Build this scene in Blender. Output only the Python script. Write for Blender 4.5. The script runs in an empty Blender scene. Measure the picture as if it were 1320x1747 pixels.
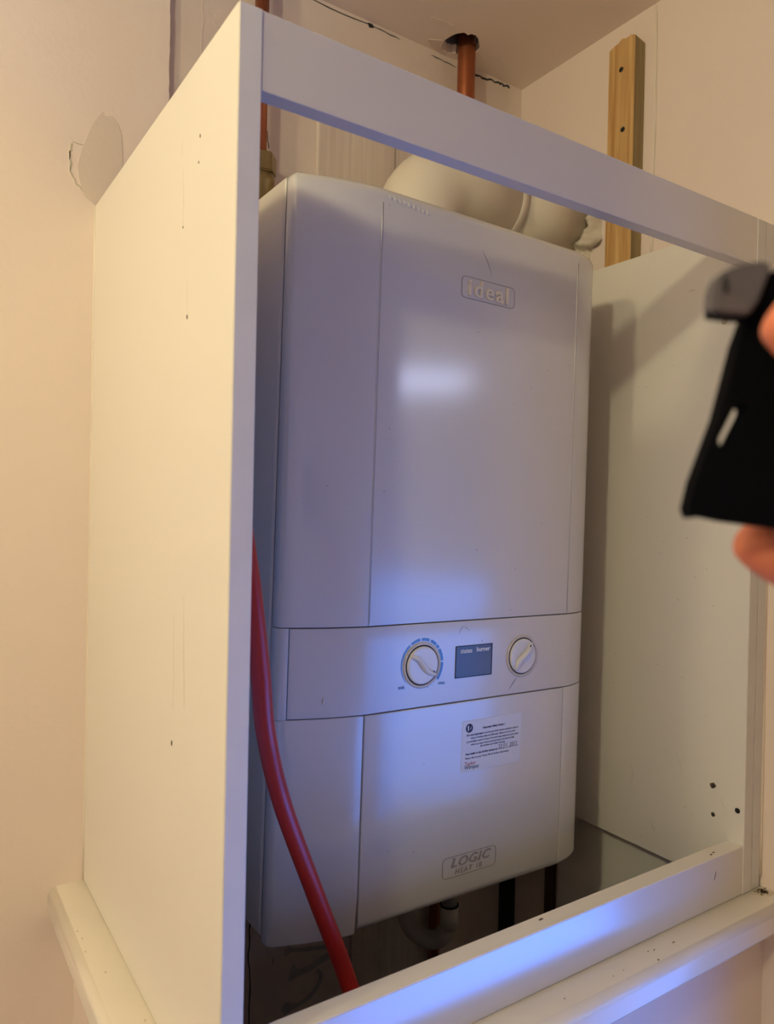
import bpy, bmesh, math, random
from mathutils import Vector, Matrix
random.seed(7)
C = bpy.context.scene.collection
scene = bpy.context.scene

# ------------------------------------------------------------------ camera
CAM = Vector((-0.17967, -0.45132, 0.41261))
RIGHT = Vector((0.83195876, -0.55446287, 0.02038506))
UP = Vector((-0.01367111, 0.01624395, 0.99977459))
FWD = Vector((0.55466902, 0.83204992, -0.00593417))
cd = bpy.data.cameras.new('camera'); cam = bpy.data.objects.new('camera', cd); C.objects.link(cam)
cam.matrix_world = Matrix(((RIGHT.x, UP.x, -FWD.x, CAM.x), (RIGHT.y, UP.y, -FWD.y, CAM.y), (RIGHT.z, UP.z, -FWD.z, CAM.z), (0, 0, 0, 1)))
cd.sensor_fit = 'VERTICAL'; cd.sensor_height = 36; cd.lens = 26.115
cd.clip_start = 0.02; cd.clip_end = 30
cd.dof.use_dof = True; cd.dof.focus_distance = 0.74; cd.dof.aperture_fstop = 7.5
scene.camera = cam

# ------------------------------------------------------------------ light, world, exposure
scene.view_settings.view_transform = 'Standard'
scene.view_settings.look = 'None'
scene.view_settings.gamma = 1
scene.view_settings.exposure = 0.0
w = bpy.data.worlds.new('world'); scene.world = w; w.use_nodes = True
w.node_tree.nodes['Background'].inputs[0].default_value = (1.0, 0.78, 0.60, 1)
w.node_tree.nodes['Background'].inputs[1].default_value = 0.10

def lamp(name, kind, loc, energy, col, size=.05, sy=None, target=None):
    d = bpy.data.lights.new(name, kind); d.energy = energy; d.color = col
    if kind == 'AREA':
        d.size = size
        if sy: d.shape = 'RECTANGLE'; d.size_y = sy
    else: d.shadow_soft_size = size
    o = bpy.data.objects.new(name, d); C.objects.link(o); o.location = loc
    if target is not None:
        o.rotation_euler = (Vector(target) - Vector(loc)).to_track_quat('-Z', 'Y').to_euler()
    return o
lamp('downlight_left', 'POINT', (-0.74, -0.09, 1.02), 7.4, (1.0, .87, .51), .035)
lamp('downlight_front', 'POINT', (-0.84, -0.54, 1.02), 13.6, (1.0, .94, .62), .035)
lamp('fill_warm', 'POINT', (-1.45, -1.20, 1.00), 1.2, (1.0, .84, .58), .04)  # added warm fill to lift the right side panel, no known fitting
lamp('window_daylight', 'AREA', (1.45, -1.5, 0.885), 1.0, (0.58, 0.66, 1.0), .32, .075, (0.33, .13, 0.50))
lamp('fill_blue_strip', 'AREA', (1.47, -1.52, -0.15), 0.6, (0.20, 0.36, 1.0), .40, 1.8, (0.30, .13, 0.0))  # added unseen blue strip, mirrored in the casing below the window highlight
low = lamp('fill_blue_low', 'AREA', (1.25, -0.95, -0.85), 4.2, (0.07, 0.24, 1.0), 1.1, .55, (0.30, .0, -.25))  # added blue area lamp for the sheen on the rails, source unknown
low.data.spread = math.radians(85)
beam = lamp('fill_blue_wide', 'AREA', (1.30, -1.00, -0.15), 3.2, (0.04, 0.25, 1.0), 1.1, .72, (0.26, .06, -0.30))  # added wide blue fill tinting the lower boiler, no screen there
beam.data.spread = math.radians(85)
lamp('fill_blue_rear', 'AREA', (-0.60, -1.90, 0.35), 0.4, (0.25, 0.40, 1.0), 1.0, 1.0, (0.20, .1, 0.1))  # added weak blue fill from behind left for the lower back wall

# ------------------------------------------------------------------ helpers
def srgb(r, g, b):
    f = lambda c: (c / 255 / 12.92) if c / 255 <= .04045 else ((c / 255 + .055) / 1.055) ** 2.4
    return (f(r), f(g), f(b), 1)

def mat(name, col, rough=.5, metal=0, bump=0, bscale=40, var=0, vscale=6, col2=None, coat=0, spec=.5, detail=4, bdist=.001):
    m = bpy.data.materials.new(name); m.use_nodes = True
    nt = m.node_tree; b = nt.nodes['Principled BSDF']
    b.inputs['Base Color'].default_value = col; b.inputs['Roughness'].default_value = rough
    b.inputs['Metallic'].default_value = metal; b.inputs['Coat Weight'].default_value = coat
    b.inputs['Specular IOR Level'].default_value = spec
    tc = nt.nodes.new('ShaderNodeTexCoord')
    if bump:
        n = nt.nodes.new('ShaderNodeTexNoise'); n.inputs['Scale'].default_value = bscale; n.inputs['Detail'].default_value = detail
        bp = nt.nodes.new('ShaderNodeBump'); bp.inputs['Strength'].default_value = bump; bp.inputs['Distance'].default_value = bdist
        nt.links.new(tc.outputs['Object'], n.inputs['Vector']); nt.links.new(n.outputs['Fac'], bp.inputs['Height'])
        nt.links.new(bp.outputs['Normal'], b.inputs['Normal'])
    if var:
        n2 = nt.nodes.new('ShaderNodeTexNoise'); n2.inputs['Scale'].default_value = vscale; n2.inputs['Detail'].default_value = 6
        mx = nt.nodes.new('ShaderNodeMix'); mx.data_type = 'RGBA'
        rp = nt.nodes.new('ShaderNodeMapRange'); rp.inputs[1].default_value = .4; rp.inputs[2].default_value = .75; rp.inputs[4].default_value = var
        nt.links.new(tc.outputs['Object'], n2.inputs['Vector']); nt.links.new(n2.outputs['Fac'], rp.inputs[0]); nt.links.new(rp.outputs[0], mx.inputs['Factor'])
        mx.inputs['A'].default_value = col; mx.inputs['B'].default_value = col2 or tuple(c * .7 for c in col[:3]) + (1,)
        nt.links.new(mx.outputs['Result'], b.inputs['Base Color'])
    return m

def wood_mat(name, c1, c2, sx=1.0, lo=.35, hi=.65):
    m = mat(name, c1, .75, bump=.25, bscale=150)
    nt = m.node_tree; b = nt.nodes['Principled BSDF']
    tc = nt.nodes.new('ShaderNodeTexCoord'); mp = nt.nodes.new('ShaderNodeMapping'); mp.inputs['Scale'].default_value = (190 * sx, 190 * sx, 7 * sx)
    n = nt.nodes.new('ShaderNodeTexNoise'); n.inputs['Scale'].default_value = 1; n.inputs['Detail'].default_value = 4; n.inputs['Distortion'].default_value = .35
    n2 = nt.nodes.new('ShaderNodeTexNoise'); n2.inputs['Scale'].default_value = .22; n2.inputs['Detail'].default_value = 2; n2.inputs['Distortion'].default_value = 1.2
    ad = nt.nodes.new('ShaderNodeMath'); ad.operation = 'MULTIPLY_ADD'; ad.inputs[1].default_value = .55
    m2 = nt.nodes.new('ShaderNodeMath'); m2.operation = 'MULTIPLY'; m2.inputs[1].default_value = .45
    rp = nt.nodes.new('ShaderNodeValToRGB'); rp.color_ramp.elements[0].color = c2; rp.color_ramp.elements[1].color = c1
    rp.color_ramp.elements[0].position = lo; rp.color_ramp.elements[1].position = hi
    nt.links.new(tc.outputs['Object'], mp.inputs[0]); nt.links.new(mp.outputs[0], n.inputs['Vector']); nt.links.new(mp.outputs[0], n2.inputs['Vector'])
    nt.links.new(n2.outputs['Fac'], m2.inputs[0]); nt.links.new(n.outputs['Fac'], ad.inputs[0]); nt.links.new(m2.outputs[0], ad.inputs[2])
    nt.links.new(ad.outputs[0], rp.inputs[0]); nt.links.new(rp.outputs[0], b.inputs['Base Color'])
    return m

M = {}
M['wall'] = mat('wall_paint', (.87, .745, .66, 1), .75, bump=.35, bscale=90, bdist=.0012, var=.25, vscale=3, col2=(.84, .70, .61, 1))
M['ceiling'] = mat('ceiling_paint', (.92, .80, .70, 1), .8, bump=.3, bscale=60)
M['plaster'] = mat('rough_plaster', (.80, .68, .60, 1), .8, bump=.5, bscale=50, bdist=.002, var=.4, vscale=9)
M['patch'] = mat('bare_plaster', (.76, .65, .56, 1), .85, bump=.4, bscale=150)
M['melamine'] = mat('white_melamine', (.85, .81, .73, 1), .33, bump=.05, bscale=500, var=.10, vscale=5, col2=(.76, .72, .62, 1))
M['edge'] = mat('painted_edge', (.70, .67, .62, 1), .5, bump=.2, bscale=120, var=.35, vscale=22, col2=(.56, .53, .49, 1))
M['rail'] = mat('rail_laminate', (.65, .61, .55, 1), .40, bump=.03, bscale=300, coat=1)
M['rail'].node_tree.nodes['Principled BSDF'].inputs['Coat Roughness'].default_value = .22
M['rail'].node_tree.nodes['Principled BSDF'].inputs['Coat IOR'].default_value = 1.8
M['gloss'] = mat('gloss_painted_wood', (.84, .78, .67, 1), .25, bump=.12, bscale=40, var=.12, vscale=20)
M['boiler'] = mat('boiler_enamel', (.65, .63, .58, 1), .38, bump=.16, bscale=420, bdist=.0005, detail=1, coat=.9)
M['boiler'].node_tree.nodes['Principled BSDF'].inputs['Coat Roughness'].default_value = .15
M['boiler'].node_tree.nodes['Principled BSDF'].inputs['Coat IOR'].default_value = 1.75
M['boiler_side'] = mat('boiler_side_enamel', (.70, .63, .52, 1), .35, bump=.1, bscale=300, var=.18, vscale=18, col2=(.55, .48, .38, 1))
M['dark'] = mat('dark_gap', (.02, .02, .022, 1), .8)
M['grime'] = mat('grime', (.10, .075, .045, 1), .9)
M['grime_light'] = mat('light_grime', (.62, .54, .43, 1), .8)
M['mould'] = mat('mould', (.22, .18, .11, 1), .9)
M['speck'] = mat('brown_speck', (.30, .22, .14, 1), .9)
M['faint'] = mat('faint_scuff', (.74, .68, .57, 1), .5)
M['pencil'] = mat('grey_mark', (.13, .13, .15, 1), .9)
M['print'] = mat('dark_print', (.015, .02, .05, 1), .6)
M['red_print'] = mat('red_print', (.45, .03, .04, 1), .6)
M['white_print'] = mat('white_print', (.85, .85, .9, 1), .5)
M['blue_print'] = mat('blue_print', (.12, .34, .72, 1), .5)
M['lcd'] = mat('display_glass', (.10, .115, .15, 1), .25)
M['cream'] = mat('cream_plastic', (.78, .70, .52, 1), .35)
M['grey_letter'] = mat('grey_lettering', (.30, .27, .24, 1), .4)
M['knob'] = mat('knob_plastic', (.78, .77, .72, 1), .16)
M['knob_ring'] = mat('knob_ring_plastic', (.66, .60, .50, 1), .3, var=.5, vscale=60, col2=(.40, .33, .22, 1))
M['sticker'] = mat('paper_label', (.72, .72, .72, 1), .3)
M['flue'] = mat('flue_enamel', (.80, .74, .62, 1), .38, var=.25, vscale=14, col2=(.66, .54, .36, 1))
M['foam'] = mat('sealant', (.78, .70, .58, 1), .6, bump=.5, bscale=60, bdist=.003, var=.4, vscale=40, col2=(.30, .22, .14, 1))
M['copper'] = mat('copper', (.40, .13, .055, 1), .38, metal=.75, var=.45, vscale=30, col2=(.22, .07, .03, 1))
M['brass'] = mat('brass', (.30, .23, .10, 1), .35, metal=.8, var=.4, vscale=40)
M['red'] = mat('red_plastic', (.46, .022, .016, 1), .38, bump=.05, bscale=60, var=.2, vscale=30)
M['pvc'] = mat('overflow_plastic', (.62, .58, .52, 1), .5, var=.3, vscale=30)
M['pine'] = wood_mat('treated_pine', srgb(226, 190, 130), srgb(182, 136, 76))
M['pine_shade'] = wood_mat('shaded_pine', srgb(176, 156, 112), srgb(128, 108, 70))  # darker pine copy: shade of the less lit batten face put into colour
M['board'] = wood_mat('whitewashed_board', (.80, .70, .62, 1), (.66, .56, .49, 1))
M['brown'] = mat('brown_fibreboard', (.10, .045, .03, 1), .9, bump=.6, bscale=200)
M['screw'] = mat('blackened_screw', (.05, .045, .04, 1), .45, metal=.7)
M['black'] = mat('black_leather', (.002, .002, .003, 1), .8, spec=.06)
M['greyclip'] = mat('grey_metal', (.10, .095, .105, 1), .5)
M['glue'] = mat('adhesive_smear', (.50, .48, .46, 1), .7, bump=.6, bscale=200)
M['caulk'] = mat('white_caulk', (.88, .80, .66, 1), .3, bump=.3, bscale=80)
M['skin'] = mat('skin', srgb(226, 138, 104), .55, bump=.2, bscale=300, var=.3, vscale=30, col2=srgb(200, 96, 70))
M['skin'].node_tree.nodes['Principled BSDF'].inputs['Subsurface Weight'].default_value = .15
M['skin'].node_tree.nodes['Principled BSDF'].inputs['Subsurface Radius'].default_value = (.01, .003, .002)
M['nail'] = mat('nail', srgb(232, 168, 140), .3)

def tag(o, label=None, cat=None, group=None, kind=None):
    if label: o['label'] = label
    if cat: o['category'] = cat
    if group: o['group'] = group
    if kind: o['kind'] = kind
    return o

def link(name, me, m, parent=None, smooth=False):
    o = bpy.data.objects.new(name, me); C.objects.link(o)
    if m is not None: me.materials.append(m)
    if parent is not None: o.parent = parent
    if smooth:
        for p in me.polygons: p.use_smooth = True
    return o

def empty(name, loc=(0, 0, 0), rot=(0, 0, 0)):
    o = bpy.data.objects.new(name, None); C.objects.link(o); o.location = loc; o.rotation_euler = rot
    o.empty_display_size = .02
    return o

def bm_obj(name, bm, m, parent=None, smooth=False):
    bmesh.ops.recalc_face_normals(bm, faces=bm.faces)
    me = bpy.data.meshes.new(name); bm.to_mesh(me); bm.free()
    return link(name, me, m, parent, smooth)

def add_box(bm, a, b, bevel=0, seg=2):
    c = [(a[i] + b[i]) / 2 for i in range(3)]; s = [abs(b[i] - a[i]) for i in range(3)]
    r = bmesh.ops.create_cube(bm, size=1, matrix=Matrix.Translation(c) @ Matrix.Diagonal((*s, 1)))
    if bevel:
        es = set(e for v in r['verts'] for e in v.link_edges)
        bmesh.ops.bevel(bm, geom=list(es), offset=bevel, segments=seg, affect='EDGES', profile=.5)

def box(name, a, b, m, parent=None, bevel=0.0005, seg=2):
    bm = bmesh.new(); add_box(bm, a, b, bevel, seg)
    return bm_obj(name, bm, m, parent)

def add_tube(bm, pts, r, seg=24, cap=True):
    pts = [Vector(p) for p in pts]; rings = []
    rad = r if hasattr(r, '__len__') else [r] * len(pts)
    t0 = (pts[1] - pts[0]).normalized(); n = t0.orthogonal().normalized()
    for i, p in enumerate(pts):
        if i == 0: t = t0
        elif i == len(pts) - 1: t = (pts[-1] - pts[-2]).normalized()
        else: t = ((pts[i + 1] - p).normalized() + (p - pts[i - 1]).normalized()).normalized()
        n = (n - t * n.dot(t)).normalized(); bt = t.cross(n)
        rings.append([bm.verts.new(p + (n * math.cos(2 * math.pi * k / seg) + bt * math.sin(2 * math.pi * k / seg)) * rad[i]) for k in range(seg)])
    for a, b in zip(rings, rings[1:]):
        for k in range(seg): bm.faces.new((a[k], a[(k + 1) % seg], b[(k + 1) % seg], b[k]))
    if cap:
        bm.faces.new(rings[0][::-1]); bm.faces.new(rings[-1])

def tube(name, pts, r, m, parent=None, seg=24):
    bm = bmesh.new(); add_tube(bm, pts, r, seg); o = bm_obj(name, bm, m, parent, True)
    return o

def spline(pts, n=12):
    P = [Vector(p) for p in pts]; P = [P[0] * 2 - P[1]] + P + [P[-1] * 2 - P[-2]]; out = []
    for i in range(1, len(P) - 2):
        for k in range(n):
            t = k / n; a, b, c, d = P[i - 1:i + 3]
            out.append(.5 * ((2 * b) + (c - a) * t + (2 * a - 5 * b + 4 * c - d) * t * t + (3 * b - a - 3 * c + d) * t ** 3))
    out.append(P[-2]); return out

def lathe(name, prof, m, parent=None, seg=40, axis='Z', loc=(0, 0, 0)):
    """prof: (radius, height) pairs along the axis"""
    bm = bmesh.new(); rings = []
    for r, h in prof:
        ring = []
        for k in range(seg):
            a = 2 * math.pi * k / seg; x, y = r * math.cos(a), r * math.sin(a)
            p = (x, y, h) if axis == 'Z' else (x, -h, y) if axis == 'Y' else (h, x, y)
            ring.append(bm.verts.new(Vector(p) + Vector(loc)))
        rings.append(ring)
    for a, b in zip(rings, rings[1:]):
        for k in range(seg): bm.faces.new((a[k], a[(k + 1) % seg], b[(k + 1) % seg], b[k]))
    bm.faces.new(rings[0]); bm.faces.new(rings[-1])
    o = bm_obj(name, bm, m, parent, True)
    return o

def flat_poly(name, pts, depth, axis, m, parent=None, thick=.0006):
    """outline in a plane: axis 'Y' -> pts (x,z) facing -Y at y=depth; 'X' -> pts (y,z) facing -X; 'Z' -> (x,y) facing down; 'T' -> (x,y) facing up"""
    bm = bmesh.new()
    def P(p, d):
        if axis == 'Y': return (p[0], depth - d, p[1])
        if axis == 'X': return (depth - d, p[0], p[1])
        if axis == 'T': return (p[0], p[1], depth + d)
        return (p[0], p[1], depth - d)
    f = [bm.verts.new(P(p, thick)) for p in pts]; b = [bm.verts.new(P(p, -.0003)) for p in pts]
    bm.faces.new(f); bm.faces.new(b[::-1]); n = len(pts)
    for i in range(n): bm.faces.new((f[i], b[i], b[(i + 1) % n], f[(i + 1) % n]))
    return bm_obj(name, bm, m, parent)

def blob(cx, cz, rx, rz, n=14, jit=.25, rot=0):
    o = []
    for i in range(n):
        a = 2 * math.pi * i / n; k = 1 + random.uniform(-jit, jit)
        x, z = rx * k * math.cos(a), rz * k * math.sin(a)
        o.append((cx + x * math.cos(rot) - z * math.sin(rot), cz + x * math.sin(rot) + z * math.cos(rot)))
    return o

def ribbon(pts, w):
    """polyline in 2-D -> thin outline, tapering to its ends"""
    L, R = [], []
    for i, p in enumerate(pts):
        a = pts[max(0, i - 1)]; b = pts[min(len(pts) - 1, i + 1)]
        dx, dz = b[0] - a[0], b[1] - a[1]; l = math.hypot(dx, dz) or 1
        ww = w * (.25 if i in (0, len(pts) - 1) else random.uniform(.7, 1.3)) / 2
        L.append((p[0] - dz / l * ww, p[1] + dx / l * ww)); R.append((p[0] + dz / l * ww, p[1] - dx / l * ww))
    return L + R[::-1]

def rrect(cx, cz, w, h, r, n=6):
    o = []
    for sx, sz, a0 in ((1, 1, 0), (-1, 1, 90), (-1, -1, 180), (1, -1, 270)):
        for k in range(n + 1):
            a = math.radians(a0 + 90 * k / n)
            o.append((cx + sx * (w / 2 - r) + r * math.cos(a), cz + sz * (h / 2 - r) + r * math.sin(a)))
    return o

def text_mesh(s, size, shear=0, bold=0, extrude=.0002, bevel=0, align='LEFT', spacing=1.0, sx=1.0):
    cu = bpy.data.curves.new('lettering', 'FONT'); cu.body = s; cu.size = size; cu.shear = shear; cu.offset = bold
    cu.extrude = extrude; cu.bevel_depth = bevel; cu.align_x = align; cu.align_y = 'CENTER'; cu.space_character = spacing; cu.resolution_u = 3
    o = bpy.data.objects.new('tmp', cu); C.objects.link(o)
    bpy.context.view_layer.update()
    me = bpy.data.meshes.new_from_object(o.evaluated_get(bpy.context.evaluated_depsgraph_get()))
    bpy.data.objects.remove(o)
    # text lies in XY facing +Z : turn it upright, facing -Y
    me.transform(Matrix.Rotation(math.radians(90), 4, 'X') @ Matrix.Diagonal((sx, 1, 1, 1)))
    return me

def text(name, s, x, z, size, y, m, parent, rot=0, **k):
    me = text_mesh(s, size, **k); me.transform(Matrix.Translation((x, y, z)) @ Matrix.Rotation(rot, 4, 'Y'))
    me.materials.clear(); return link(name, me, m, parent)

def join_text(name, items, m, parent):
    bm = bmesh.new()
    for s, x, z, size, y, k in items:
        k = dict(k); fw = k.pop('fit', None); me = text_mesh(s, size, **k)
        if fw:
            xs_ = [v.co.x for v in me.vertices]; me.transform(Matrix.Diagonal((fw / (max(xs_) - min(xs_)), 1, 1, 1)))
        me.transform(Matrix.Translation((x, y, z))); bm.from_mesh(me); bpy.data.meshes.remove(me)
    me = bpy.data.meshes.new(name); bm.to_mesh(me); bm.free(); me.materials.clear()
    for p in me.polygons: p.material_index = 0
    return link(name, me, m, parent)

# ------------------------------------------------------------------ dimensions (metres; z=0 top of the ledge)
W = 0.595; T = 0.016; H = 0.734; RH = 0.052; WR = 0.632; YB = 0.41; YL = 0.401; ZC = 1.0705; FLOOR = -1.25

# ------------------------------------------------------------------ room shell
def struct(o): o['kind'] = 'structure'; return o
wb = struct(box('wall_back', (-1.7, YB, FLOOR), (WR + .10, YB + .12, ZC + .12), M['plaster'], bevel=0))
# proud plasterboard left of the cabinet with its ragged vertical edge
bm = bmesh.new(); n = 46; fr = []; bk = []
for i in range(n + 1):
    z = H - .004 + (ZC - H + .004) * i / n
    x = .0775 + random.uniform(-.0007, .0007)
    fr.append(bm.verts.new((x, YL, z))); bk.append(bm.verts.new((x + .0005, YB, z)))
a = [bm.verts.new((-1.7, YL, ZC)), bm.verts.new((-1.7, YL, FLOOR)), bm.verts.new((.0, YL, FLOOR)), bm.verts.new((.0, YL, H - .004))]
bm.faces.new(fr + a)
for i in range(n): bm.faces.new((fr[i], bk[i], bk[i + 1], fr[i + 1]))
bm.faces.new((fr[0], a[3], bm.verts.new((0, YB, H - .004)), bk[0]))
wl = struct(bm_obj('wall_back_left', bm, M['wall']))
struct(box('wall_right', (WR, -.20, FLOOR), (WR + .10, YB + .05, ZC + .02), M['wall'], bevel=.002))
struct(box('ceiling', (-1.7, -2.7, ZC), (.40, YB + .05, ZC + .10), M['ceiling'], bevel=0))
# ceiling over the right part, with the ragged hole round the pipe
HX, HY = .482, .378
hole = []
hp = [(.4600, .3930), (.4575, .3830), (.4590, .3700), (.4630, .3600), (.4690, .3540), (.4760, .3555), (.4790, .3500), (.4860, .3490), (.4940, .3530), (.5010, .3600), (.5080, .3660), (.5110, .3740), (.5070, .3850), (.5010, .3925), (.4930, .3990), (.4880, .3960), (.4840, .4010), (.4770, .4030), (.4720, .4000), (.4660, .4010)]
for i, p in enumerate(hp):
    q = hp[(i + 1) % len(hp)]; hole.append(p)
    hole.append(((p[0] + q[0]) / 2 + random.uniform(-.0009, .0009), (p[1] + q[1]) / 2 + random.uniform(-.0009, .0009)))
bm = bmesh.new(); N = len(hole); inn = []; out = []; up = []
X0, X1, Y0, Y1 = .40, 2.3, -2.7, YB + .05
for i, p in enumerate(hole):
    inn.append(bm.verts.new((p[0], p[1], ZC))); up.append(bm.verts.new((p[0] + random.uniform(-.0015, .0015), p[1], ZC + .013)))
    ang = math.atan2(p[1] - HY, p[0] - HX); dx, dy = math.cos(ang), math.sin(ang)
    t = min((X1 - HX) / dx if dx > 1e-6 else 9e9, (X0 - HX) / dx if dx < -1e-6 else 9e9, (Y1 - HY) / dy if dy > 1e-6 else 9e9, (Y0 - HY) / dy if dy < -1e-6 else 9e9)
    out.append((HX + dx * t, HY + dy * t))
ov = [bm.verts.new((*q, ZC)) for q in out]
for i in range(N):
    j = (i + 1) % N; a, b = out[i], out[j]
    f = [inn[i], inn[j], ov[j]]
    # insert a corner where the outer edge turns
    if abs(a[0] - b[0]) > 1e-6 and abs(a[1] - b[1]) > 1e-6:
        cxr = X1 if (abs(a[0] - X1) < 1e-6 or abs(b[0] - X1) < 1e-6) else X0
        cyr = Y1 if (abs(a[1] - Y1) < 1e-6 or abs(b[1] - Y1) < 1e-6) else Y0
        f.append(bm.verts.new((cxr, cyr, ZC)))
    f.append(ov[i]); bm.faces.new(f)
    bm.faces.new((inn[i], inn[j], up[j], up[i]))
bmesh.ops.remove_doubles(bm, verts=bm.verts, dist=1e-6)
cr = struct(bm_obj('ceiling_right', bm, M['ceiling']))
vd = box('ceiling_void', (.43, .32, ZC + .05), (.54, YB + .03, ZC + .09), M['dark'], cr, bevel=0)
jo = box('joist', (.44, .397, ZC + .013), (.53, YB + .02, ZC + .05), M['pencil'], cr, bevel=0)  # joist and void coloured dark to paint the shade inside the hole
fl = struct(box('floor', (-1.7, -2.7, FLOOR - .05), (2.3, YB + .05, FLOOR), mat('floor_vinyl', (.55, .45, .36, 1), .5, var=.3), bevel=0))
struct(box('wall_left', (-1.75, -2.7, FLOOR), (-1.7, YB, ZC), M['wall'], bevel=0))
struct(box('wall_front', (-1.7, -2.75, FLOOR), (2.3, -2.7, ZC), M['wall'], bevel=0))
struct(box('wall_far_right', (2.3, -2.7, FLOOR), (2.35, -.1, ZC), M['wall'], bevel=0))
struct(box('wall_return_right', (WR + .1, -.20, FLOOR), (2.3, -.10, ZC), M['wall'], bevel=0))
# knee wall that carries the ledge, hollow behind
struct(box('wall_low_front', (.002, -.004, FLOOR), (WR, .014, -.026), M['wall'], bevel=0))
struct(box('wall_low_left', (-.008, -.004, FLOOR), (.014, YL, -.026), M['wall'], bevel=0))

# marks on walls and ceiling
def crack(parent, pts, depth, axis, w=.0012, m='grime', name='crack'):
    # jittered polyline
    o = []
    for a, b in zip(pts, pts[1:]):
        for k in range(5):
            t = k / 5; o.append((a[0] + (b[0] - a[0]) * t + random.uniform(-1, 1) * w * .5, a[1] + (b[1] - a[1]) * t + random.uniform(-1, 1) * w * .5))
    o.append(pts[-1]); return flat_poly(name, ribbon(o, w), depth, axis, M[m], parent, .0004)
flat_poly('plaster_flake', [(-.0005, .7345), (-.012, .742), (-.017, .757), (-.019, .772), (-.0155, .790), (-.009, .808), (-.004, .822), (.002, .832), (.006, .838), (.008, .833), (.016, .836), (.021, .831), (.026, .818), (.0275, .795), (.0272, .765), (.026, .755), (.012, .738)], YL, 'Y', M['patch'], wl, .0006)
crack(wl, [(-.024, .795), (-.0262, .785), (-.0255, .765), (-.019, .752), (-.009, .744)], YL, 'Y', .0016, 'grime_light', 'plaster_ridge')
crack(wl, [(-.0255, .797), (-.0275, .785), (-.0268, .763), (-.020, .7505)], YL, 'Y', .0014, 'caulk', 'plaster_ridge')
crack(wl, [(-.024, .796), (-.012, .796)], YL, 'Y', .0007, 'grime_light')
crack(wb, [(.1185, 1.01), (.1175, .995), (.1200, .985), (.1165, .965), (.1172, .945), (.1155, .93)], YB, 'Y', .0022, 'patch')
flat_poly('plaster_flake', blob(.141, .993, .0085, .010, 16, .25), YB, 'Y', M['patch'], wb, .0007)
crack(wb, [(.1385, .965), (.1370, .945), (.1365, .925)], YB, 'Y', .0035, 'patch')
for k in range(14):
    flat_poly('rust_speck', blob(.1365 + random.uniform(-.004, .004), .926 + random.uniform(-.008, .006), .0009, .0009, 6), YB, 'Y', M['grime'], wb, .0004)
crack(wb, [(.199, .925), (.2015, .905), (.2005, .890), (.2035, .878), (.2045, .866), (.206, .858)], YB, 'Y', .0012)
crack(wb, [(.2005, -.05), (.2015, -.10), (.1995, -.15), (.2025, -.20), (.2015, -.30)], YB, 'Y', .0016, 'dark')
# ceiling / wall joint cracks
crack(wb, [(.16, ZC - .002), (.24, ZC - .003), (.30, ZC - .006), (.36, ZC - .004), (.40, ZC - .006)], YB, 'Y', .0011, 'dark')
crack(wb, [(.455, ZC - .008), (.475, ZC - .009), (.50, ZC - .010)], YB, 'Y', .0011, 'dark')
crack(wb, [(.522, ZC - .008), (.55, ZC - .008), (.575, ZC - .006), (.595, ZC - .005), (.606, ZC - .005)], YB, 'Y', .0030, 'dark')
flat_poly('stain', blob(.352, ZC - .005, .005, .0028, 10), YB, 'Y', M['dark'], wb, .001)
crack(cr, [(.54, .367), (.565, .378), (.590, .390), (.608, .400)], ZC, 'Z', .0022, 'caulk', 'plaster_ridge')
crack(cr, [(.412, .356), (.430, .352), (.446, .352), (.452, .358)], ZC, 'Z', .0035, 'caulk', 'plaster_ridge')
flat_poly('plaster_flake', [(.436, .394), (.455, .384), (.461, .398), (.480, .407), (.47, .409), (.45, .405)], ZC, 'Z', M['patch'], cr, .0006)
# back boards, whitewashed
bb = tag(box('backboard', (.272, YB - .006, .02), (.392, YB, .93), M['board'], bevel=.001), 'whitewashed wooden board on the back wall left of the flue elbow', 'board')
tag(box('backboard', (.348, YB - .005, -.45), (.3925, YB, .0185), M['board'], bevel=.001), 'narrow dull wooden board low on the back wall, behind the bottom rail', 'board')
bb2 = tag(box('backboard', (.3935, YB - .004, -.45), (.50, YB, .93), M['board'], bevel=.001), 'whitewashed wooden board on the back wall, behind the white flue elbow', 'board')
# near-black box standing in for the lower back corner's dark gap + fibreboard edge
tag(box('gap_box', (.6185, .386, -.45), (.6315, .4095, .0), M['dark'], bevel=.001), 'near-black box standing in for the dark gap in the back corner below the boiler', 'gap')
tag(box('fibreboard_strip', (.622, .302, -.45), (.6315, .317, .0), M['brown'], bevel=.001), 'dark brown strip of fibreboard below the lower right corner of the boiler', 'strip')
lining = tag(box('lining_board', (.620, .016, -.45), (.6315, .2885, -.0005), M['melamine'], bevel=.0006), 'pale lining board below the right side panel of the cabinet', 'board')

# adhesive smears on the back wall, lower left
def smear(pts, w):
    c = spline([(p[0], 0, p[1]) for p in pts], 6); c = [(p.x, p.z) for p in c]
    L, R = [], []
    for i, p in enumerate(c):
        a = c[max(0, i - 1)]; b = c[min(len(c) - 1, i + 1)]; dx, dz = b[0] - a[0], b[1] - a[1]; l = math.hypot(dx, dz)
        t = i / (len(c) - 1); ww = w * (.55 + 1.0 * math.exp(-((t - .06) / .14) ** 2)) * min(1, t * 14 + .3) / 2
        L.append((p[0] - dz / l * ww, p[1] + dx / l * ww)); R.append((p[0] + dz / l * ww, p[1] - dx / l * ww))
    return L + R[::-1]
for i, (p, w_) in enumerate([([(.251, -.1615), (.262, -.164), (.285, -.170), (.315, -.176)], .009),
                ([(.2575, -.193), (.268, -.196), (.285, -.196), (.300, -.192), (.318, -.187)], .014),
                ([(.2480, -.236), (.262, -.238), (.282, -.236), (.298, -.226), (.304, -.212), (.298, -.202)], .010)]):
    flat_poly('adhesive_smear', smear(p, w_), YB, 'Y', M['glue'], wb, .0012)
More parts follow.
